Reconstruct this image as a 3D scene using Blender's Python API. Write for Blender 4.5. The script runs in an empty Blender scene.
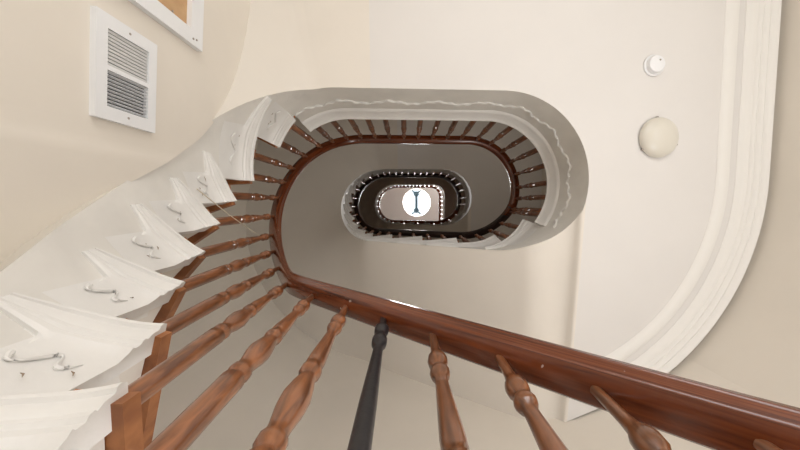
import bpy, bmesh, math, random
from mathutils import Vector, Matrix
random.seed(7)
C = bpy.context.scene.collection
PI = math.pi

# ------------------------------------------------------------------ camera
cd = bpy.data.cameras.new('camera'); cam = bpy.data.objects.new('camera', cd); C.objects.link(cam)
R0 = Vector((0.99884, 0.0, -0.04813)); R1 = Vector((-0.003008, 0.998046, -0.062417)); R2 = Vector((0.048035, 0.06249, 0.996889))
m = Matrix((R0, -R1, -R2)).transposed().to_4x4(); m.translation = Vector((0, 0, 0))
cam.matrix_world = m
cd.sensor_width = 36.0; cd.lens = 306.27 / 800 * 36.0; cd.shift_x = -21 / 800; cd.clip_start = .02; cd.clip_end = 100
bpy.context.scene.camera = cam

# ------------------------------------------------------------------ world, lights, exposure
sc = bpy.context.scene
w = bpy.data.worlds.new('sky'); sc.world = w; w.use_nodes = True
w.node_tree.nodes['Background'].inputs[0].default_value = (.85, .93, 1, 1)
w.node_tree.nodes['Background'].inputs[1].default_value = 1.6
def area(name, loc, target, size, power, col=(1, .96, .9), shape='RECTANGLE', size_y=None):
    l = bpy.data.lights.new(name, 'AREA'); l.shape = shape; l.size = size
    if shape == 'RECTANGLE': l.size_y = size_y or size
    l.energy = power; l.color = col
    o = bpy.data.objects.new(name, l); C.objects.link(o); o.location = loc
    o.rotation_euler = (Vector(target) - Vector(loc)).to_track_quat('-Z', 'Y').to_euler()
    return o
ZL = 2.41
# added fill panels, no windows built: low on back, right and rounded corner walls
area('back_fill_light', (.5, -2.56, -.25), (.5, 0, .35), 2.4, 62, (.98, .98, 1), 'RECTANGLE', 1.5)
area('right_fill_light', (2.35, -.9, -.25), (0, -.5, .6), 1.6, 34, (.98, .98, 1), 'RECTANGLE', 1.5)
area('corner_fill_light', (1.78, .92, -.45), (-.2, -.8, 1.6), 1.0, 42, (.98, .98, 1), 'RECTANGLE', 1.1)
area('skylight_daylight', (.42, -.13, 13.0), (.42, -.13, 0), 1.15, 120, (1, .97, .95), 'DISK')
area('top_storey_fill_light', (1.9, -1.6, ZL + 8.6), (.2, .2, ZL + 9.2), 1.2, 35, (1, .93, .9))  # added fill to brighten the top storey, no window stands here
area('landing_fill_light', (1.6, -2.4, ZL + 1.3), (.2, 1.0, ZL + .7), 1.0, 13, (1, .95, .86))  # added fill for the second storey and its soffit, without a real source
sc.view_settings.view_transform = 'Standard'; sc.view_settings.look = 'None'
sc.view_settings.gamma = 1; sc.view_settings.use_curve_mapping = False
sc.view_settings.exposure = -0.18

# ------------------------------------------------------------------ materials
def mat(name, col, rough=.6, bump=0, bscale=30, var=0, vscale=3, spec=.5, col2=None, coat=0):
    m = bpy.data.materials.new(name); m.use_nodes = True; nt = m.node_tree; b = nt.nodes['Principled BSDF']
    b.inputs['Base Color'].default_value = (*col, 1); b.inputs['Roughness'].default_value = rough
    b.inputs['Specular IOR Level'].default_value = spec
    if coat: b.inputs['Coat Weight'].default_value = coat; b.inputs['Coat Roughness'].default_value = .15
    tc = nt.nodes.new('ShaderNodeTexCoord')
    if var or col2:
        n = nt.nodes.new('ShaderNodeTexNoise'); n.inputs['Scale'].default_value = vscale; n.inputs['Detail'].default_value = 5
        nt.links.new(tc.outputs['Object'], n.inputs['Vector'])
        mx = nt.nodes.new('ShaderNodeMix'); mx.data_type = 'RGBA'
        c2 = col2 or tuple(max(0, c * (1 - var)) for c in col)
        mx.inputs[6].default_value = (*col, 1); mx.inputs[7].default_value = (*c2, 1)
        rp = nt.nodes.new('ShaderNodeMapRange'); rp.inputs[1].default_value = .4; rp.inputs[2].default_value = .65
        nt.links.new(n.outputs['Fac'], rp.inputs[0]); nt.links.new(rp.outputs[0], mx.inputs[0])
        nt.links.new(mx.outputs[2], b.inputs['Base Color'])
    if bump:
        n2 = nt.nodes.new('ShaderNodeTexNoise'); n2.inputs['Scale'].default_value = bscale; n2.inputs['Detail'].default_value = 4
        nt.links.new(tc.outputs['Object'], n2.inputs['Vector'])
        bp = nt.nodes.new('ShaderNodeBump'); bp.inputs['Strength'].default_value = bump; bp.inputs['Distance'].default_value = .01
        nt.links.new(n2.outputs['Fac'], bp.inputs['Height']); nt.links.new(bp.outputs[0], b.inputs['Normal'])
    return m
def wood(name, c1, c2, rough=.32, sc3=(14, 14, 2.0), specks=False, coat=.25, gr=False):
    m = bpy.data.materials.new(name); m.use_nodes = True; nt = m.node_tree; b = nt.nodes['Principled BSDF']
    tc = nt.nodes.new('ShaderNodeTexCoord'); mp = nt.nodes.new('ShaderNodeMapping'); mp.inputs['Scale'].default_value = sc3
    if gr: ga = nt.nodes.new('ShaderNodeAttribute'); ga.attribute_name = 'grain'
    nt.links.new(ga.outputs['Vector'] if gr else tc.outputs['Object'], mp.inputs['Vector'])
    n = nt.nodes.new('ShaderNodeTexNoise'); n.inputs['Scale'].default_value = 4; n.inputs['Detail'].default_value = 6; n.inputs['Distortion'].default_value = .6
    nt.links.new(mp.outputs[0], n.inputs['Vector'])
    cr = nt.nodes.new('ShaderNodeValToRGB'); cr.color_ramp.elements[0].position = .35; cr.color_ramp.elements[1].position = .68
    cr.color_ramp.elements[0].color = (*c1, 1); cr.color_ramp.elements[1].color = (*c2, 1)
    nt.links.new(n.outputs['Fac'], cr.inputs[0]); src = cr.outputs[0]
    oi = nt.nodes.new('ShaderNodeObjectInfo'); hs = nt.nodes.new('ShaderNodeHueSaturation')
    mr = nt.nodes.new('ShaderNodeMapRange'); mr.inputs[3].default_value = .8; mr.inputs[4].default_value = 1.18
    nt.links.new(oi.outputs['Random'], mr.inputs[0]); nt.links.new(mr.outputs[0], hs.inputs['Value']); nt.links.new(src, hs.inputs['Color']); src = hs.outputs[0]
    if specks:
        v = nt.nodes.new('ShaderNodeTexNoise'); v.inputs['Scale'].default_value = 38; v.inputs['Detail'].default_value = 1
        nt.links.new(tc.outputs['Object'], v.inputs['Vector'])
        th = nt.nodes.new('ShaderNodeMapRange'); th.inputs[1].default_value = .775; th.inputs[2].default_value = .79
        nt.links.new(v.outputs['Fac'], th.inputs[0])
        mx = nt.nodes.new('ShaderNodeMix'); mx.data_type = 'RGBA'; mx.inputs[7].default_value = (.6, .5, .42, 1)
        nt.links.new(th.outputs[0], mx.inputs[0]); nt.links.new(src, mx.inputs[6]); src = mx.outputs[2]
    nt.links.new(src, b.inputs['Base Color']); b.inputs['Roughness'].default_value = rough
    b.inputs['Coat Weight'].default_value = coat; b.inputs['Coat Roughness'].default_value = .18
    return m
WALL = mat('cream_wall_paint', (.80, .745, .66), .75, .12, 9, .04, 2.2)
UWALL = mat('dimmed_cream_wall', (.62, .52, .40), .8, .1, 9, .05, 2)  # cream wall with the middle storey's dimness put into the colour
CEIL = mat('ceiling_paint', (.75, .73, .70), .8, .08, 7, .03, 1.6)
SOFF = mat('soffit_paint', (.78, .735, .66), .8, .12, 8, .04, 1.8)
STRG = mat('string_paint', (.82, .80, .75), .6, .25, 18, .07, 6)
BRKT = mat('bracket_gloss_paint', (.84, .83, .80), .4, .15, 40, .04, 9)
MOUL = mat('moulding_paint', (.82, .805, .765), .5, .05, 20)
RAIL = wood('mahogany_handrail', (.09, .019, .006), (.25, .062, .017), .22, (3, 5, 5), True, .5, True)
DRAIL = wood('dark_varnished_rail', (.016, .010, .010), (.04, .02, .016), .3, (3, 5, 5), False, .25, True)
BAL = wood('turned_baluster_wood', (.115, .040, .015), (.30, .112, .042), .28, (16, 16, 2), False, .8)
BLK = mat('black_baluster_paint', (.018, .016, .018), .35, .1, 40)
TREAD = wood('tread_wood', (.20, .07, .025), (.42, .17, .06), .5, (3, 3, 3), False, 0)
PLY = wood('plywood', (.42, .24, .11), (.66, .44, .24), .6, (9, 2, 1.2), False, 0)
WHT = mat('white_enamel', (.84, .85, .86), .4)
GREYP = mat('slat_grey', (.62, .62, .61), .45)
DARK = mat('dark_void', (.035, .035, .04), .8)
METAL = mat('dull_metal', (.42, .38, .34), .45); METAL.node_tree.nodes['Principled BSDF'].inputs['Metallic'].default_value = .8
CHIP = mat('chipped_plaster', (.33, .25, .18), .9)
YEL = mat('old_yellow_putty', (.62, .50, .27), .85, .4, 60, .3, 25)
OPAL = mat('opal_glass', (.70, .67, .59), .28)
FLR = mat('hall_floor', (.74, .69, .62), .5, .05, 5, .1, 2)
CORD = mat('cord', (.62, .55, .42), .8)

# ------------------------------------------------------------------ helpers
def link(name, verts, faces, material, parent=None, smooth=True, angle=40):
    me = bpy.data.meshes.new(name); me.from_pydata([tuple(v) for v in verts], [], faces)
    bm = bmesh.new(); bm.from_mesh(me); bmesh.ops.remove_doubles(bm, verts=bm.verts, dist=1e-6); bmesh.ops.recalc_face_normals(bm, faces=bm.faces)
    bm.to_mesh(me); bm.free()
    me.materials.append(material)
    if smooth:
        for p in me.polygons: p.use_smooth = True
        try: me.set_sharp_from_angle(angle=math.radians(angle))
        except Exception: pass
    o = bpy.data.objects.new(name, me); C.objects.link(o)
    if parent: o.parent = parent
    return o
def thing(name, label, cat, group=None, loc=(0, 0, 0)):
    o = bpy.data.objects.new(name, None); C.objects.link(o); o.empty_display_size = .1; o.location = loc
    o['label'] = label; o['category'] = cat
    if group: o['group'] = group
    return o
def struct(o, label=None):
    o['kind'] = 'structure'
    if label: o['label'] = label
    return o
class MB:
    def __init__(s): s.v = []; s.f = []
    def add(s, vs, fs):
        b = len(s.v); s.v += [tuple(v) for v in vs]; s.f += [tuple(i + b for i in f) for f in fs]
    def grid(s, rows, closed=False, caps=False):
        n = len(rows[0]); vs = [p for r in rows for p in r]; fs = []
        for i in range(len(rows) - 1):
            for j in range(n if closed else n - 1):
                k = (j + 1) % n; fs.append((i * n + j, i * n + k, (i + 1) * n + k, (i + 1) * n + j))
        if caps: fs.append(tuple(range(n))); fs.append(tuple((len(rows) - 1) * n + j for j in range(n)))
        s.add(vs, fs)
    def box(s, a, b):
        (x0, y0, z0), (x1, y1, z1) = a, b
        s.add([(x, y, z) for x in (x0, x1) for y in (y0, y1) for z in (z0, z1)],
              [(0, 1, 3, 2), (4, 6, 7, 5), (0, 4, 5, 1), (2, 3, 7, 6), (0, 2, 6, 4), (1, 5, 7, 3)])
    def tube(s, pts, r, n=8):
        pts = [Vector(p) for p in pts]; rows = []
        for i, p in enumerate(pts):
            d = (pts[min(i + 1, len(pts) - 1)] - pts[max(i - 1, 0)]).normalized()
            a = d.cross(Vector((0, 0, 1)) if abs(d.z) < .9 else Vector((1, 0, 0))).normalized(); b = d.cross(a)
            rr = r[i] if isinstance(r, (list, tuple)) else r
            rows.append([p + (a * math.cos(q * 2 * PI / n) + b * math.sin(q * 2 * PI / n)) * rr for q in range(n)])
        s.grid(rows, True, True)
    def lathe(s, prof, n=16, M=None):
        rows = [[(r * math.cos(q * 2 * PI / n), r * math.sin(q * 2 * PI / n), z) for q in range(n)] for r, z in prof]
        if M: rows = [[M @ Vector(p) for p in r] for r in rows]
        s.grid(rows, True, True)
    def build(s, name, material, parent=None, smooth=True, angle=40): return link(name, s.v, s.f, material, parent, smooth, angle)

# ------------------------------------------------------------------ the well: plan and heights
XL, XR, YT, YB = -.9174, 1.0988, -.6444, .3123
TXL, TXR, TYT, TYB = .0213, .0099, .0044, .0123
ZF, H, D, HR, SX, LA, N = 2.4127, 3.5238, .6317, .7544, 1.0744, 2.9075, 15
RISE = H / N
MM = {1: .8867, 2: .703, 3: .703}; GG = {1: .4607, 2: .0669, 3: .0669}
T1 = 2 + LA / (PI / 2)
def plan(z, off):
    dz = z - 2; return XL + TXL * dz + off, XR + TXR * dz - off, YT + TYT * dz + off, YB + TYB * dz - off
def P(t, z, off=0.0, zplan=None):
    xl, xr, yt, yb = plan(z if zplan is None else zplan, off); r = (yb - yt) / 2; cy = (yb + yt) / 2; cl = xl + r; cr = xr - r
    if t < 0: return Vector((xr, cy + t * -.0 + t * 0.7, z)) if False else Vector((cr + r * math.cos(t * PI / 2), cy + r * math.sin(t * PI / 2), z))
    if t > 6: t -= 6
    if t < 1: a = t * PI / 2; return Vector((cr + r * math.cos(a), cy + r * math.sin(a), z))
    if t < 2: return Vector((cr + (cl - cr) * (t - 1), yb, z))
    if t < 4: a = PI / 2 * (t - 1); return Vector((cl + r * math.cos(a), cy + r * math.sin(a), z))
    if t < 5: return Vector((cl + (cr - cl) * (t - 4), yt, z))
    a = PI * 1.5 + PI / 2 * (t - 5); return Vector((cr + r * math.cos(a), cy + r * math.sin(a), z))
def t0of(z):
    xl, xr, yt, yb = plan(z, 0); r = (yb - yt) / 2; cr = xr - r
    return 1 - math.asin(min(1, (SX - cr) / r)) / (PI / 2)
def hl(t, k):
    z0 = ZF + (k - 2) * H; xl, xr, yt, yb = plan(z0, 0); r = (yb - yt) / 2; L = (xr - r) - (xl + r); mm = MM[k]; t0 = t0of(z0)
    rise1 = mm * ((1 - t0) * r * PI / 2 + L)
    if t <= t0: return z0
    if t >= T1: return z0 + H
    if t < 1: return z0 + mm * (t - t0) * r * PI / 2
    if t < 2: return z0 + mm * ((1 - t0) * r * PI / 2 + (t - 1) * L)
    q = (t - 2) / (T1 - 2); return z0 + rise1 + (H - rise1) * (q + GG[k] * q * (1 - q))
def hsm(t, k, e=.12):
    return sum(hl(t + e * q / 3, k) for q in range(-3, 4)) / 7
RT = {1: [.36, .72, 1.06, 1.30, 1.54, 1.78, 2.015, 2.17, 2.345, 2.49, 2.66, 2.82, 2.99, 3.33, 3.605],
      2: [.40, .72, 1.12, 1.45, 1.78, 2.03, 2.19, 2.365, 2.542, 2.722, 2.903, 3.088, 3.275, 3.464, 3.657],
      3: [.326, .757, 1.148, 1.489, 1.828, 2.082, 2.249, 2.419, 2.59, 2.763, 2.938, 3.116, 3.297, 3.479, 3.664]}
def zfl(k): return ZF + (k - 2) * H       # the floor a flight starts from
def zt(k, t):                              # tread height
    z = zfl(k)
    for r in RT[k]:
        if t >= r: z += RISE
    return z
LV = [1]                                   # storey being built: the upper landings have deeper fascias
def WW(t):
    if LV[0] == 3 or (LV[0] == 2 and t > 1.5): return 0
    t = t - 6 if t > 5.99 else t
    def ss(a, b, x): q = min(1, max(0, (x - a) / (b - a))); return q * q * (3 - 2 * q)
    return 1 - ss(.25, .75, t) if t < 1.5 else ss(2.65, 3.2, t)
D0 = .465
def DD(t): w = WW(t); return D0 * w + (.62 if LV[0] == 1 else .6317) * (1 - w)
def LO(t): return -.08 * WW(t)
# outer wall outline
AC, AR = Vector((.67, -.19)), 1.71
LC = Vector((-.44, -.17)); LR = 1.69
OUT = [(2.38, -2.6)]
WR = [(2.38, -2.6), (2.38, -.19)] + [(AC.x + AR * math.cos(a), AC.y + AR * math.sin(a)) for a in [PI / 4 * i / 8 for i in range(1, 9)]]
WF = [(AC.x + AR * math.cos(a), AC.y + AR * math.sin(a)) for a in [PI / 4 + PI / 4 * i / 8 for i in range(9)]] + \
     [(LC.x + LR * math.cos(a), LC.y + LR * math.sin(a)) for a in [PI / 2 + PI / 4 * i / 8 for i in range(9)]]
WL = [(LC.x + LR * math.cos(a), LC.y + LR * math.sin(a)) for a in [PI * .75 + PI / 4 * i / 8 for i in range(9)]] + [(-2.13, -2.6)]
WB = [(-2.13, -2.6), (2.38, -2.6)]
RING = WR + WF[1:] + WL[1:] + [(2.38, -2.6)]
def ray(o, d):
    best = None
    for i in range(len(RING) - 1):
        a = Vector(RING[i]); b = Vector(RING[i + 1]); e = b - a; den = d.x * e.y - d.y * e.x
        if abs(den) < 1e-9: continue
        q = a - o; s = (q.x * e.y - q.y * e.x) / den; u = (q.x * d.y - q.y * d.x) / den
        if s > 0 and -1e-6 <= u <= 1 + 1e-6 and (best is None or s < best): best = s
    return o + d * (best or 1)
def O(t, z, zp=None):
    a = P(t, z, 0, zp); tt = t - 6 if t > 5.99 else t
    d = (P(t, z, -.1, zp) - a).to_2d().normalized()
    if -.05 <= tt < 1: g = PI / 2 * min(1, max(0, tt) / .12); d = Vector((math.cos(g), math.sin(g)))
    q = ray(a.to_2d(), d); return Vector((q.x, q.y, z))
def lin(a, b, n): return [a + (b - a) * i / n for i in range(n + 1)]

# ------------------------------------------------------------------ the shell
def wall(name, pts, z0, z1, material=None, label=None, th=.12, sgn=1):
    mb = MB(); n = len(pts); outp = []
    for i in range(n):
        d = (Vector(pts[min(i + 1, n - 1)]) - Vector(pts[max(i - 1, 0)])).normalized()
        outp.append((pts[i][0] + d.y * th * sgn, pts[i][1] - d.x * th * sgn))
    mb.grid([[(*pts[i], z0), (*pts[i], z1), (*outp[i], z1), (*outp[i], z0)] for i in range(n)], True, True)
    return struct(mb.build(name, material or WALL, None, True, 30), label)
ZB = ZF - H; ZT = 12.35
Z1C = ZF - D0
for nm, pts in (('wall_right', WR), ('wall_front', WF), ('wall_left', WL), ('wall_back', WB)):
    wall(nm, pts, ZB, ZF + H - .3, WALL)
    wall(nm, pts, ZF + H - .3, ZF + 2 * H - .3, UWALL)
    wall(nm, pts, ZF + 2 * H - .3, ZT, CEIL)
mb = MB(); mb.box((-2.3, -2.8, ZB - .15), (2.55, 1.7, ZB)); struct(mb.build('floor', FLR, None, False))
# landings: underside (ceiling of the storey below) and floor, ruled from the well edge to the walls
def landing(k, ta, tb, z):
    LV[0] = 1 if k == 1 else 3
    ts = lin(ta, tb, 90)
    mb = MB(); mb.grid([[P(t, z - DD(t), LO(t), z), O(t, z - DD(t))] for t in ts]); c = struct(mb.build('ceiling', CEIL))
    mb = MB(); mb.grid([[P(t, z - .04, -.07, z), P(t, z, -.07, z), O(t, z), O(t, z - .04)] for t in ts], True, True)
    f = struct(mb.build('floor', TREAD))
TC = 4.2
landing(1, TC, 6.12, ZF)
landing(2, TC, 6.12, ZF + H)

# ------------------------------------------------------------------ staircases
def face_off(d, t=4.0):                          # string face, d below the nosing line: leans into the well towards its foot
    return -.062 + (LO(t) + .062) * min(1, max(0, d / DD(t))) ** 1.5
def lip(d):                               # moulded edge under each tread
    pts = [(0, .045), (.010, .050), (.018, .047), (.022, .038), (.040, .035), (.052, .027), (.056, .031), (.064, .029), (.070, .021), (.084, .019), (.088, .023), (.098, .014)]
    return pts
def string_path(ts, zf_, zlow, off=0):
    return None
def make_stair(k, label, group):
    LV[0] = k
    st = thing('staircase', label, 'staircase', group, (0, .5, zfl(k)))
    inv = Matrix.Translation(-Vector(st.location))
    def put(o): o.matrix_parent_inverse = inv; return o
    RTk = RT[k]; rt = RTk + [T1 + .45]
    ta = t0of(zfl(k)) - .0
    tend = 6 + t0of(zfl(k + 1)) if k < 3 else 5.0; tedge = 6 + RT[k + 1][0] if k < 3 else 5.0
    # string
    mb = MB(); rows = []
    tsall = sorted(set([round(t, 4) for t in lin(ta, tend, 170)] + [r - .0005 for r in RTk] + [r + .0005 for r in RTk]))
    for t in tsall:
        top = zt(k, t) - .036; base = hl(t, k); low = base - DD(t) - .004
        row = []
        for s in lin(0, 1, 7):
            z = low + (top - low) * s; d = base - z
            p = P(t, z, face_off(d, t), base); p.z = z; row.append(p)
        p = P(t, top, -.11, base); p.z = top; row.append(p)
        rows.append(row)
    mb.grid(rows); put(mb.build('string_board', STRG, st, True, 30))
    # soffit under the flight
    mb = MB(); rows = []
    for t in lin(.12 if k > 1 else ta, TC, 110):
        base = hl(t, k); zi = base - DD(t); bl = min(1, max(0, (t - 1.6) / .8)); zo = base + (hsm(t, k, .3) - base) * bl - DD(t)
        q = O(t, zi); mid = P(t, zi, LO(t), base).lerp(Vector((q.x, q.y, zo)), .35)
        rows.append([P(t, zi, LO(t), base), mid, Vector((q.x, q.y, zo))])
    mb.grid(rows); put(mb.build('soffit', SOFF, st, True, 60))
    # steps
    for j in range(N):
        a = RTk[j]; b = RTk[j + 1] if j < N - 1 else min(a + .25, T1 + .3); z = zfl(k) + (j + 1) * RISE
        if j < N - 1:
            mb = MB(); ts = lin(a - .03, b, 10); eo = [-.026 if i < 8 else -.066 for i in range(11)]
            mb.grid([[P(t, z - .034, e_, z), P(t, z, e_, z), O(t, z), O(t, z - .034)] for t, e_ in zip(ts, eo)], True, True)
            put(mb.build('tread', TREAD, st, True, 30))
        mb = MB(); ts = [a, a + .012 if a > 0 else a + .012]
        mb.grid([[P(t, z - RISE, -.075, z), P(t, z - .036, -.075, z), O(t, z - .036), O(t, z - RISE)] for t in ts], True, True)
        put(mb.build('riser', SOFF, st, True, 30))
    # brackets
    for j in range(N):
        a = RTk[j]; b = RTk[j + 1] if j < N - 1 else tend; z = zfl(k) + (j + 1) * RISE
        last = j == N - 1
        if last:
            landing_edge(k, a, tedge, z, st, put); continue
        nn = 18; rows = []; arc = (P(b, z, 0) - P(a, z, 0)).length
        ext = 1.8 if j < N - 2 else 1.0
        for i in range(nn + 1):
            s = ext * i / nn; t = a - .012 + (b - a) * s; base = hl(t, k)
            zt_ = z - .002 - .045 * s ** 1.8; flare = .010 * max(0, 1 - s) ** 2
            tail = max(0, s - 1) / .8; sh = 1 - .68 * tail
            low = min(z - RISE - .02 - .05 * s, zt_ - .13) if s < 1.01 else zt_ - .098 * sh - .004; fd = 1 if s < 1 else 1 - .5 * (s - 1) / max(.01, ext - 1) if ext > 1 else 1
            row = []
            q = P(t, z, -.07, base); q.z = zt_; row.append(q)
            for dd, oo in lip(0):
                q = P(t, z, face_off(base - zt_ + dd * sh, t) + oo * (1 - .2 * min(1, s)) * fd + flare, base); q.z = zt_ - dd * sh; row.append(q)
            for s2 in (.15, .4, .7, 1):
                zz = (zt_ - .098 * sh) + (low - zt_ + .098 * sh) * s2
                q = P(t, z, face_off(base - zz, t) + .013 * (1 - s2 * .9) * max(0, 1 - .8 * s), base); q.z = zz; row.append(q)
            q = P(t, z, -.08, base); q.z = low; row.append(q)
            rows.append(row)
        mb = MB(); mb.grid(rows, True, True)
        br = put(mb.build('bracket', BRKT, st, True, 35))
        # carved scroll in relief
        if k == 1:
            mb = MB()
            pts = []
            for i in range(25):
                u = i / 24; cs = .22 + .62 * u; cz = .155 + .05 * u + .022 * math.sin(u * 2 * PI * 1.5)
                t = a + (b - a) * cs; base = hl(t, k); zz = z - cz
                q = P(t, z, face_off(base - zz, t) + .009, base); q.z = zz; pts.append(q)
            mb.tube(pts, [.0012 + .0042 * abs(math.sin(PI * 2.5 * i / 24)) for i in range(25)], 6)
            mb.build('scroll_relief', BRKT, br)
            if j >= 6:
                for q_ in range(2 + j % 2):
                    mb = MB(); cs = random.uniform(.15, .9); cz = random.uniform(.13, .25)
                    t = a + (b - a) * cs; base = hl(t, k); zz = z - cz
                    q = P(t, z, face_off(base - zz, t) + .011, base); q.z = zz
                    t += random.uniform(-.02, .03); q2 = P(t, z, face_off(base - zz, t) + .011, base); q2.z = zz + random.uniform(-.012, .012)
                    mb.tube([q, q.lerp(q2, .5) + Vector((0, 0, .003)), q2], [.0007, .0017, .0006], 5)
                    mb.build('paint_chip', CHIP, br)
    return st
def landing_edge(k, a, b, z, st, put):
    LV[0] = 1 if k == 1 else 3
    rows = []; ts = lin(a - .012, b, 150)
    for i, t in enumerate(ts):
        base = z; row = [P(t, z, -.07, z)]
        row[0].z = z - .001
        for dd, oo in [(0, .040), (.010, .047), (.020, .045), (.026, .037), (.045, .028), (.070, .018), (.088, .013), (.092, .017), (.102, .014), (.118, .004)]:
            q = P(t, z, face_off(dd, t) + oo, z); q.z = z - dd; row.append(q)
        q = P(t, z, -.08, z); q.z = z - .13; row.append(q); rows.append(row)
    mb = MB(); mb.grid(rows, True, True); put(mb.build('landing_nosing', BRKT, st, True, 35))
    # rope-like relief running along the fascia
    mb = MB(); seg = []; n = int((b - a) * 60)
    for i in range(n + 1):
        t = a + (b - a) * i / n
        ph = i * .55; dz = .255 + .022 * math.sin(ph * .62) + .010 * math.sin(ph * 2.3)
        q = P(t, z, face_off(dz, t) + .003, z); q.z = z - dz; seg.append((q, .006 + .005 * math.sin(ph * 1.7) ** 2))
    mb.tube([s[0] for s in seg], [s[1] for s in seg], 6)
    if k == 1: put(mb.build('rope_relief', BRKT, st))
make_stair(1, 'nearest flight with white scrolled step ends sweeping up the left side', None)
make_stair(2, 'second flight of stairs, white stepped string ringing the middle of the well', None)
make_stair(3, 'topmost flight of stairs, small pale ring just below the skylight', None)

# ------------------------------------------------------------------ balustrades
BP = [(0, .020), (.01, .0215), (.33, .0228), (.36, .0235), (.37, .0175), (.378, .0172), (.385, .0225), (.40, .0225), (.408, .0175), (.43, .0185),
      (.47, .0245), (.50, .026), (.54, .0215), (.565, .0165), (.575, .0165), (.583, .0215), (.60, .0215), (.607, .017), (.62, .0192), (.64, .0196),
      (.70, .0168), (.77, .0132), (.802, .0120), (.807, .0175), (.820, .0202), (.832, .0178), (.837, .0130), (.845, .0138), (.854, .0195), (.869, .0212), (.884, .0190), (.897, .0125), (.92, .0105), (1, .0092)]
BPB = [(0, .017), (.01, .019), (.55, .0155), (.78, .011), (.80, .0105), (.81, .0175), (.84, .0185), (.86, .014), (.88, .0135), (.89, .0175), (.92, .0185), (.94, .012), (.96, .009), (1, .009)]
def bal_mesh(name, prof, material):
    mb = MB(); mb.lathe([(r, z) for z, r in prof], 14); o = mb.build(name, material, None, True, 55); me = o.data
    bpy.data.objects.remove(o); return me
BM = bal_mesh('baluster', BP, BAL); BMB = bal_mesh('baluster', BPB, BLK)
RW = .040
RC = -.027
def rail_prof():   # (inward offset, height) around the section
    return [(-.030, -.052), (.030, -.052), (.036, -.046), (.038, -.012), (.042, -.008), (.042, .002), (.034, .012), (.018, .018), (0, .020),
            (-.018, .018), (-.034, .012), (-.042, .002), (-.042, -.008), (-.038, -.012), (-.036, -.046)]
def rail_h(k, t):
    return hsm(t, k, .10) + HR - .006
def grain(o, rows):
    n = len(rows[0]); me = o.data
    if len(me.vertices) != n * len(rows): return
    at_ = me.attributes.new('grain', 'FLOAT_VECTOR', 'POINT'); L = 0
    for i, row in enumerate(rows):
        if i: L += (row[0] - rows[i - 1][0]).length
        for j in range(n):
            a = 2 * PI * j / n; at_.data[i * n + j].vector = (L * .35, math.cos(a) * .5, math.sin(a) * .5)
def make_rail(k, label, ta, tb, bts, rm=None):
    g = thing('balustrade', label, 'balustrade', None, (0, .4, zfl(k)))
    inv = Matrix.Translation(-Vector(g.location))
    def put(o): o.matrix_parent_inverse = inv; return o
    rows = []
    for t in lin(ta, tb, 230):
        kk, tt = (k, t) if t <= 6 + t0of(zfl(k + 1)) or k == 3 else (k + 1, t - 6)
        z = rail_h(kk, tt); row = []
        for o_, d in rail_prof():
            q = P(tt, z, RC + o_, z - HR); q.z = z + d; row.append(q)
        rows.append(row)
    mb = MB(); mb.grid(rows, True, True)
    hr = put(mb.build('handrail', rm or RAIL, g, True, 50)); grain(hr, rows)
    for i, (t, kind) in enumerate(bts):
        kk, tt = (k, t) if t <= 6 + t0of(zfl(k + 1)) or k == 3 else (k + 1, t - 6)
        zb = zt(kk, tt); ztop = rail_h(kk, tt) - .045
        pb = P(tt, zb, -.052, rail_h(kk, tt) - HR); pt_ = P(tt, ztop, RC - .004, rail_h(kk, tt) - HR); pt_.z = ztop; pb.z = zb
        pb.x += random.uniform(-.003, .003); pt_.x += random.uniform(-.003, .003)
        o = bpy.data.objects.new('baluster', BMB if kind else BM); C.objects.link(o)
        d = pt_ - pb; rot = d.to_track_quat('Z', 'Y').to_matrix().to_4x4() @ Matrix.Rotation(random.uniform(0, 6), 4, 'Z')
        o.parent = g
        o.matrix_parent_inverse = inv
        o.matrix_basis = Matrix.Translation(pb) @ rot @ Matrix.Diagonal((1, 1, d.length, 1))
        if kind: o['label'] = 'black painted replacement baluster'
    return g, put, hr
b1 = [(.45, 0), (.60, 0), (.75, 0), (.90, 0), (1.01, 0), (1.125, 0), (1.255, 0), (1.375, 0), (1.495, 0), (1.615, 1), (1.735, 0), (1.87, 0), (2.03, 0), (2.20, 0), (2.36, 0), (2.51, 0), (2.685, 0), (2.86, 0),
      (3.02, 0), (3.18, 0), (3.35, 0), (3.525, 0)] + [(t, 0) for t in (3.665, 3.82, 3.985, 4.12, 4.25, 4.39, 4.52, 4.655, 4.79, 4.93, 5.11, 5.29, 5.46, 5.63, 5.80, 5.97, 6.11, 6.25)]
g1, put1, _ = make_rail(1, 'nearest reddish-brown handrail with turned wooden balusters and one black baluster', .35, 6.36, b1)
mb = MB(); q = P(1.318, .6, RC + .004, rail_h(1, 1.335) - HR); zz = rail_h(1, 1.335)
dv = (P(1.30, .6) - P(1.34, .6)).normalized(); slope = (rail_h(1, 1.30) - rail_h(1, 1.34)) / (P(1.30, .6) - P(1.34, .6)).length
for i in (0,):
    h = [Vector((q.x + dv.x * a, q.y + b_, zz - .0535 + slope * a)) for a, b_ in ((-.010, -.010), (.010, -.010), (.010, .010), (-.010, .010))]
    mb.grid([h, [v + Vector((0, 0, .004)) for v in h]], True, True)
o = put1(mb.build('fixing_plate', METAL, g1, False)); o['label'] = 'small square metal plate under the rail'
def bts(k):
    r = RT[k]; out = [(.10, 0)] if 0 else []
    for j in range(N - 1):
        a, b = r[j], r[j + 1]
        two = b <= 2.1
        out += [(a + (b - a) * q, 0) for q in ((.22, .72) if two else (.45,))]
    out += [(t, 0) for t in (3.72, 3.87, 4.0, 4.13, 4.26, 4.39, 4.52, 4.65, 4.78, 4.91)]
    if k < 3: out += [(t, 0) for t in (5.08, 5.25, 5.42, 5.6, 5.78, 5.96, 6.12)]
    return out
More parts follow.
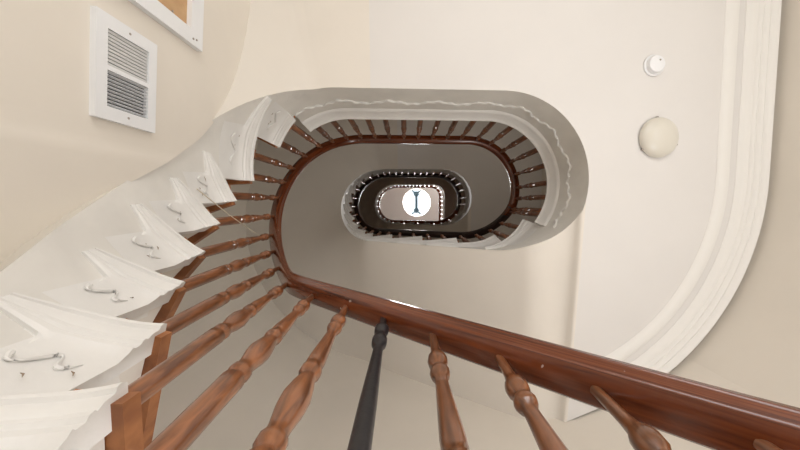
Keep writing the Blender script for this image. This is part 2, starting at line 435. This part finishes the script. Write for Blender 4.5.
make_rail(2, 'second balustrade up, dark rail and balusters ringing the middle of the well', .20, 6.30, [(.29, 0)] + bts(2), DRAIL)
g3, put3, hr3 = make_rail(3, 'topmost balustrade, small dark ring with a straight right side below the skylight', .30, 4.72, bts(3)[:-2])

# top landing: straight right side of the opening
z3 = ZF + 2 * H
def path3():
    pts = [P(t, z3, 0) for t in lin(TC, 4.70, 10)]; e = pts[-1]; r = .30; xr = 1.10
    yt = e.y
    pts += [Vector((x, yt, z3)) for x in lin(e.x + .05, xr - r, 6)]
    pts += [Vector((xr - r + r * math.sin(a), yt + r - r * math.cos(a), z3)) for a in lin(0, PI / 2, 12)][1:]
    pts += [Vector((xr, y, z3)) for y in lin(yt + r + .1, 1.5, 14)]
    return pts
p3 = path3()
def off3(i, off):
    a = p3[max(i - 1, 0)]; b = p3[min(i + 1, len(p3) - 1)]; d = (b - a).normalized(); nrm = Vector((-d.y, d.x, 0)); return p3[i] + nrm * off
mb = MB(); rows = []
for i in range(len(p3)):
    r = []
    for dd, oo in [(0, -.07), (0, -.026), (.02, -.02), (.05, -.03), (.12, -.055), (.2, -.06), (.6347, 0), (.60, -.07)]:
        q = off3(i, oo).copy(); q.z = z3 - dd; r.append(q)
    rows.append(r)
mb.grid(rows, True, True)
st3 = [o for o in C.objects if o.name.startswith('staircase')][-1]
o = mb.build('landing_fascia', BRKT, st3, True, 35); o.matrix_parent_inverse = Matrix.Translation(-Vector(st3.location))
mb = MB(); rows = []
for i in range(len(p3)):
    r = []
    for o_, d in rail_prof():
        q = off3(i, RC + o_).copy(); q.z = z3 + HR - .006 + d; r.append(q)
    rows.append(r)
mb.grid(rows, True, True); grain(put3(mb.build('handrail', RAIL, g3, True, 50)), rows)
inv3 = g3.matrix_parent_inverse
acc = 0; last = p3[0]; nexts = .1
for i in range(1, len(p3)):
    seg = (p3[i] - p3[i - 1]).length
    while acc + seg > nexts:
        q = p3[i - 1].lerp(p3[i], (nexts - acc) / seg); a = p3[i - 1]; d = (p3[i] - a).normalized(); nrm = Vector((-d.y, d.x, 0))
        if q.x > P(4.72, z3).x - .02:
            o = bpy.data.objects.new('baluster', BM); C.objects.link(o); o.parent = g3; o.matrix_parent_inverse = Matrix.Translation(-Vector(g3.location))
            o.matrix_basis = Matrix.Translation(q + nrm * -.04) @ Matrix.Diagonal((1, 1, HR - .05, 1))
        nexts += .14
    acc += seg
# top landing ceiling/floor: everything outside the opening at the top and on the right
def slab(name, z, material, th=None):
    mb = MB()
    def strip(a, b):
        if th: mb.grid([[Vector((*p, z - th)), Vector((*p, z)), Vector((*q, z)), Vector((*q, z - th))] for p, q in zip(a, b)], True, True)
        else: mb.grid([[Vector((*p, z)), Vector((*q, z))] for p, q in zip(a, b)])
    a = [off3(i, -.06 if th else 0).to_2d() for i in range(len(p3))]; b = []
    for i in range(len(p3)):
        d = (off3(i, -.1) - p3[i]).to_2d().normalized(); b.append(ray(p3[i].to_2d() - d * .001, d))
    b[-1] = Vector((1.9, 1.2)); 
    strip(a, b)
    return struct(mb.build(name, material, None, False))
slab('ceiling', z3 - .6317, CEIL); slab('floor', z3, TREAD, .04)
mb = MB(); ts = lin(3.657, TC, 8)
mb.grid([[P(t, z3 - .04, -.07, z3), P(t, z3, -.07, z3), O(t, z3), O(t, z3 - .04)] for t in ts], True, True); struct(mb.build('floor', TREAD))

# ------------------------------------------------------------------ top ceiling with its round skylight
SKC = Vector((.42, -.13)); SKR = .56
mb = MB(); n = 64; rows = []
for i in range(n + 1):
    a = i / n * 2 * PI; d = Vector((math.cos(a), math.sin(a))); q = ray(SKC, d); c = SKC + d * SKR
    rows.append([(c.x, c.y, ZT + .45), (c.x, c.y, ZT), (q.x * 1.0, q.y, ZT)])
mb.grid(rows); struct(mb.build('ceiling', CEIL, None, True, 40))
sky = bpy.data.objects.new('window_2', None); C.objects.link(sky); sky.location = (SKC.x, SKC.y, ZT + .45); struct(sky, 'round white skylight with a dark glazing bar at the top of the well')
inv = Matrix.Translation(-Vector(sky.location))
def rim(r0, r1, z0, z1, nm, material):
    mb = MB(); rows = []
    for i in range(n + 1):
        a = i / n * 2 * PI; c, s = math.cos(a), math.sin(a)
        rows.append([(SKC.x + r * c, SKC.y + r * s, z) for r, z in ((r0, z0), (r1, z0), (r1, z1), (r0, z1))])
    mb.grid(rows, True); o = mb.build(nm, material, sky); o.matrix_parent_inverse = inv
rim(SKR - .035, SKR + .03, ZT + .40, ZT + .47, 'rim', WHT)
STEEL = mat('blue_grey_steel', (.03, .06, .08), .5)
zs = ZT + .42
mb = MB(); y0, y1 = SKC.y - .36, SKC.y + .32
mb.box((SKC.x - .05, y0, zs - .03), (SKC.x + .05, y1, zs + .03))
for yy, s in ((y0, -1), (y1, 1)):
    mb.lathe([(.11, zs - .04), (.11, zs + .02)], 12, Matrix.Translation((SKC.x, yy, 0)))
    ln = .22
    for sx in (-1, 1): mb.tube([(SKC.x, yy, zs), (SKC.x + sx * .19, yy + s * .15, zs)], .04, 6)
o = mb.build('glazing_bar', STEEL, sky); o.matrix_parent_inverse = inv
mb = MB()
for yy in (y0, y1):
    hw = math.sqrt(SKR ** 2 - (yy - SKC.y) ** 2)
    mb.tube([(SKC.x - hw, yy, zs), (SKC.x + hw, yy, zs)], .022, 6)
o = mb.build('glazing_rod', mat('pale_steel', (.5, .62, .66), .5), sky); o.matrix_parent_inverse = inv

LV[0] = 1
# ------------------------------------------------------------------ wall under the flight (left), with vent and boarded opening
def tang(x, y):                            # t of a plan point seen from the left arc's centre
    xl, xr, yt, yb = plan(1.5, 0); r = (yb - yt) / 2; cl = xl + r; cy = (yb + yt) / 2
    if x > cl: return 4.0
    a = math.atan2(y - cy, x - cl)
    if a < 0: a += 2 * PI
    return a / (PI / 2) + 1
def wx(y):
    if y > -.2: return -.945 - .03 * min(1, (y + .2) / .5)
    return -.955 + .075 * (-.2 - y)
WO = Vector((-.955, -.2)); WE = Vector((.075, -1)).normalized(); WN = Vector((-WE.y, WE.x))
def onwall(mb):                            # (depth, distance along the wall, height) -> place
    mb.v = [(WO.x + WE.x * y + WN.x * x, WO.y + WE.y * y + WN.y * x, z) for x, y, z in mb.v]; return mb
mb = MB(); rows = []
for y in lin(1.2, -2.58, 120):
    x = wx(y); t = max(1.9, tang(x, y)); top = (hl(t, 1) if t < TC else ZF) - DD(t) + .02 * min(1, max(0, (y + .7) / .5)) + .003
    if y > .45: top = hl(1.95, 1) - .62
    rows.append([(x, y, ZB), (x, y, top), (x - .08, y, top), (x - .08, y, ZB)])
mb.grid(rows, True, True); struct(mb.build('wall_left', WALL, None, True, 30), 'cream panelled wall under the nearest flight')

vt = thing('vent_grille', 'white louvred vent grille on the cream wall below the stair, left', 'vent', None, (-.90, -.42, .95))
inv = Matrix.Translation(-Vector(vt.location))
def vput(o): o.matrix_parent_inverse = inv; return o
X = .014; y0, y1, z0, z1 = .071, .389, .984, 1.205
mb = MB()
ya, yb_, za, zb = y0 + .042, y1 - .042, z0 + .036, z1 - .034; ym = (ya + yb_) / 2 + .0
for a, b in (((y0, z0), (ya, z1)), ((yb_, z0), (y1, z1)), ((ya, z0), (yb_, za)), ((ya, zb), (yb_, z1)), ((ym - .007, za), (ym + .007, zb))):
    mb.box((X - .03, a[0], a[1]), (X + .004, b[0], b[1]))
fr = vput(onwall(mb).build('frame', WHT, vt, False))
mb = MB(); mb.box((X - .014, ya, za), (X - .0125, yb_, zb)); vput(onwall(mb).build('backing', DARK, vt, False))
for bank, (p, q, tilt, mt) in enumerate(((ya, ym - .007, .0, WHT), (ym + .007, yb_, .010, GREYP))):
    mb = MB(); cnt = 10
    for i in range(cnt):
        y = p + (q - p) * (i + .5) / cnt; hw = (q - p) / cnt * .5
        mb.add([(X - .010, y - hw * .1 - tilt * .4, za), (X - .001, y + hw * .2 - (tilt - .0035) * .8, za), (X - .001, y + hw * (.75 if tilt else .45), za), (X - .010, y + hw * (.45 if tilt else .2), za),
                (X - .010, y - hw * .1 - tilt * .4, zb), (X - .001, y + hw * .2 - (tilt - .0035) * .8, zb), (X - .001, y + hw * (.75 if tilt else .45), zb), (X - .010, y + hw * (.45 if tilt else .2), zb)],
               [(0, 1, 2, 3), (7, 6, 5, 4), (0, 4, 5, 1), (1, 5, 6, 2), (2, 6, 7, 3), (3, 7, 4, 0)])
    vput(onwall(mb).build('louvre_bank', mt, vt, False))
for yy in (y0 + .024, y1 - .02):
    mb = MB(); mb.lathe([(.004, -.001), (.004, .001), (.002, .002)], 10, Matrix.Translation((X + .004, yy, (z0 + z1) / 2)) @ Matrix.Rotation(PI / 2, 4, 'Y')); vput(onwall(mb).build('screw', METAL, vt))

# boarded opening with its white frame
wn = bpy.data.objects.new('window_1', None); C.objects.link(wn); wn.location = (-.9, -1.1, .9); struct(wn, 'white framed opening boarded with raw plywood at the upper left')
inv = Matrix.Translation(-Vector(wn.location))
X = .012; ye, ztp = .481, 1.440; yi, zi = .541, 1.368; yf, zbm = 1.50, .45
mb = MB()
for a, b in (((ye, zbm), (yi, ztp)), ((yi, zi), (yf, ztp)), ((yf - .07, zbm), (yf, zi)), ((yi, zbm), (yf - .07, zbm + .07))):
    mb.box((X - .08, a[0], a[1]), (X + .012, b[0], b[1]))
o = onwall(mb).build('frame', WHT, wn, False); o.matrix_parent_inverse = inv
mb = MB(); mb.box((X - .04, yi, zbm + .05), (X - .008, yf - .05, zi)); o = onwall(mb).build('plywood_board', PLY, wn, False); o.matrix_parent_inverse = inv
mb = MB()
for yy, zz in ((.51, 1.40), (.505, 1.38), (.56, 1.29)): mb.lathe([(.0045, 0), (.004, .003)], 8, Matrix.Translation((X + (.012 if yy < .54 else -.008), yy, zz)) @ Matrix.Rotation(PI / 2, 4, 'Y'))
o = onwall(mb).build('screw', METAL, wn); o.matrix_parent_inverse = inv

# ------------------------------------------------------------------ cornice on the landing ceiling, right
def cornice(name, prof, ra, label, deg=57):
    pts = []
    for y in lin(-2.58, -.19, 20): pts.append((Vector((AC.x, y)), Vector((1, 0))))
    for a in lin(0, math.radians(deg), 26)[1:]: pts.append((AC, Vector((math.cos(a), math.sin(a)))))
    rows = []
    for c, d in pts:
        rows.append([Vector((c.x + d.x * (ra + r * .95), c.y + d.y * (ra + r * .95), Z1C + .002 - h * .65)) for r, h in prof])
    mb = MB(); mb.grid(rows, True, True); struct(mb.build(name, MOUL, None, True, 35), label)
cornice('trim_1', [(0, 0), (0, .006), (.01, .018), (.03, .032), (.055, .036), (.075, .030), (.085, .012), (.092, .010), (.10, 0)], 1.378, 'inner plaster bead on the landing ceiling', 63)
cornice('trim_2', [(0, 0), (0, .008), (.012, .014), (.02, .028), (.045, .040), (.06, .040), (.066, .052), (.078, .060), (.09, .052), (.096, .066), (.115, .078), (.13, .066), (.137, .08), (.16, .10), (.17, .10), (.17, 0)], 1.515, 'outer ribbed plaster cornice against the right wall')

# ------------------------------------------------------------------ ceiling fittings
def at(u, v, z):
    c = Vector(((u - 421) / 306.27, (v - 225) / 306.27, 1)); d = R0 * c.x + R1 * c.y + R2 * c.z; return d * (z / d.z)
q = at(653, 66, Z1C)
sd = thing('smoke_detector', 'small round white smoke detector on the ceiling above the dome light', 'smoke detector', None, (q.x, q.y, Z1C))
mb = MB(); mb.lathe([(.066, 0), (.067, -.012), (.060, -.016)], 32); mb.build('base', WHT, sd)
mb = MB(); mb.lathe([(.054, -.014), (.055, -.034), (.050, -.046), (.036, -.052), (.012, -.054), (.0, -.054)], 32); mb.build('cover', WHT, sd)
mb = MB(); mb.lathe([(.006, -.052), (.005, -.0565), (.0, -.057)], 12, Matrix.Translation((.012, -.02, 0))); mb.build('indicator', METAL, sd)
sd.scale = (1.0, 1.0, .8)
q = at(657, 138, Z1C)
ld = thing('ceiling_light', 'unlit opal glass dome light on the ceiling below the smoke detector', 'ceiling light', None, (q.x, q.y, Z1C))
mb = MB(); mb.lathe([(.104, 0), (.106, -.008), (.100, -.012)], 36); mb.build('base', WHT, ld)
mb = MB(); mb.lathe([(.112 * math.cos(a), -.010 - .052 * math.sin(a)) for a in lin(0, PI / 2, 10)], 40); mb.build('shade', OPAL, ld, True, 60)
for a in (.35, 2.5, 4.6):
    mb = MB(); mb.lathe([(.006, -.004), (.006, -.016), (.003, -.018)], 10, Matrix.Translation((.112 * math.cos(a), .112 * math.sin(a), 0))); mb.build('clip', METAL, ld)
ld.scale = (1.15, 1.15, 1.1)

# ------------------------------------------------------------------ thin cord from a bracket to the handrail
a = at(197, 189, 1.20); b = at(266, 240, 1.94)
mb = MB(); mb.tube([a.lerp(b, s) + Vector((0, 0, -.02 * math.sin(PI * s))) for s in lin(0, 1, 12)], .0022, 6)
o = mb.build('cord', CORD); o['label'] = 'thin pale cord stretched from a white step end to the handrail'; o['category'] = 'cord'
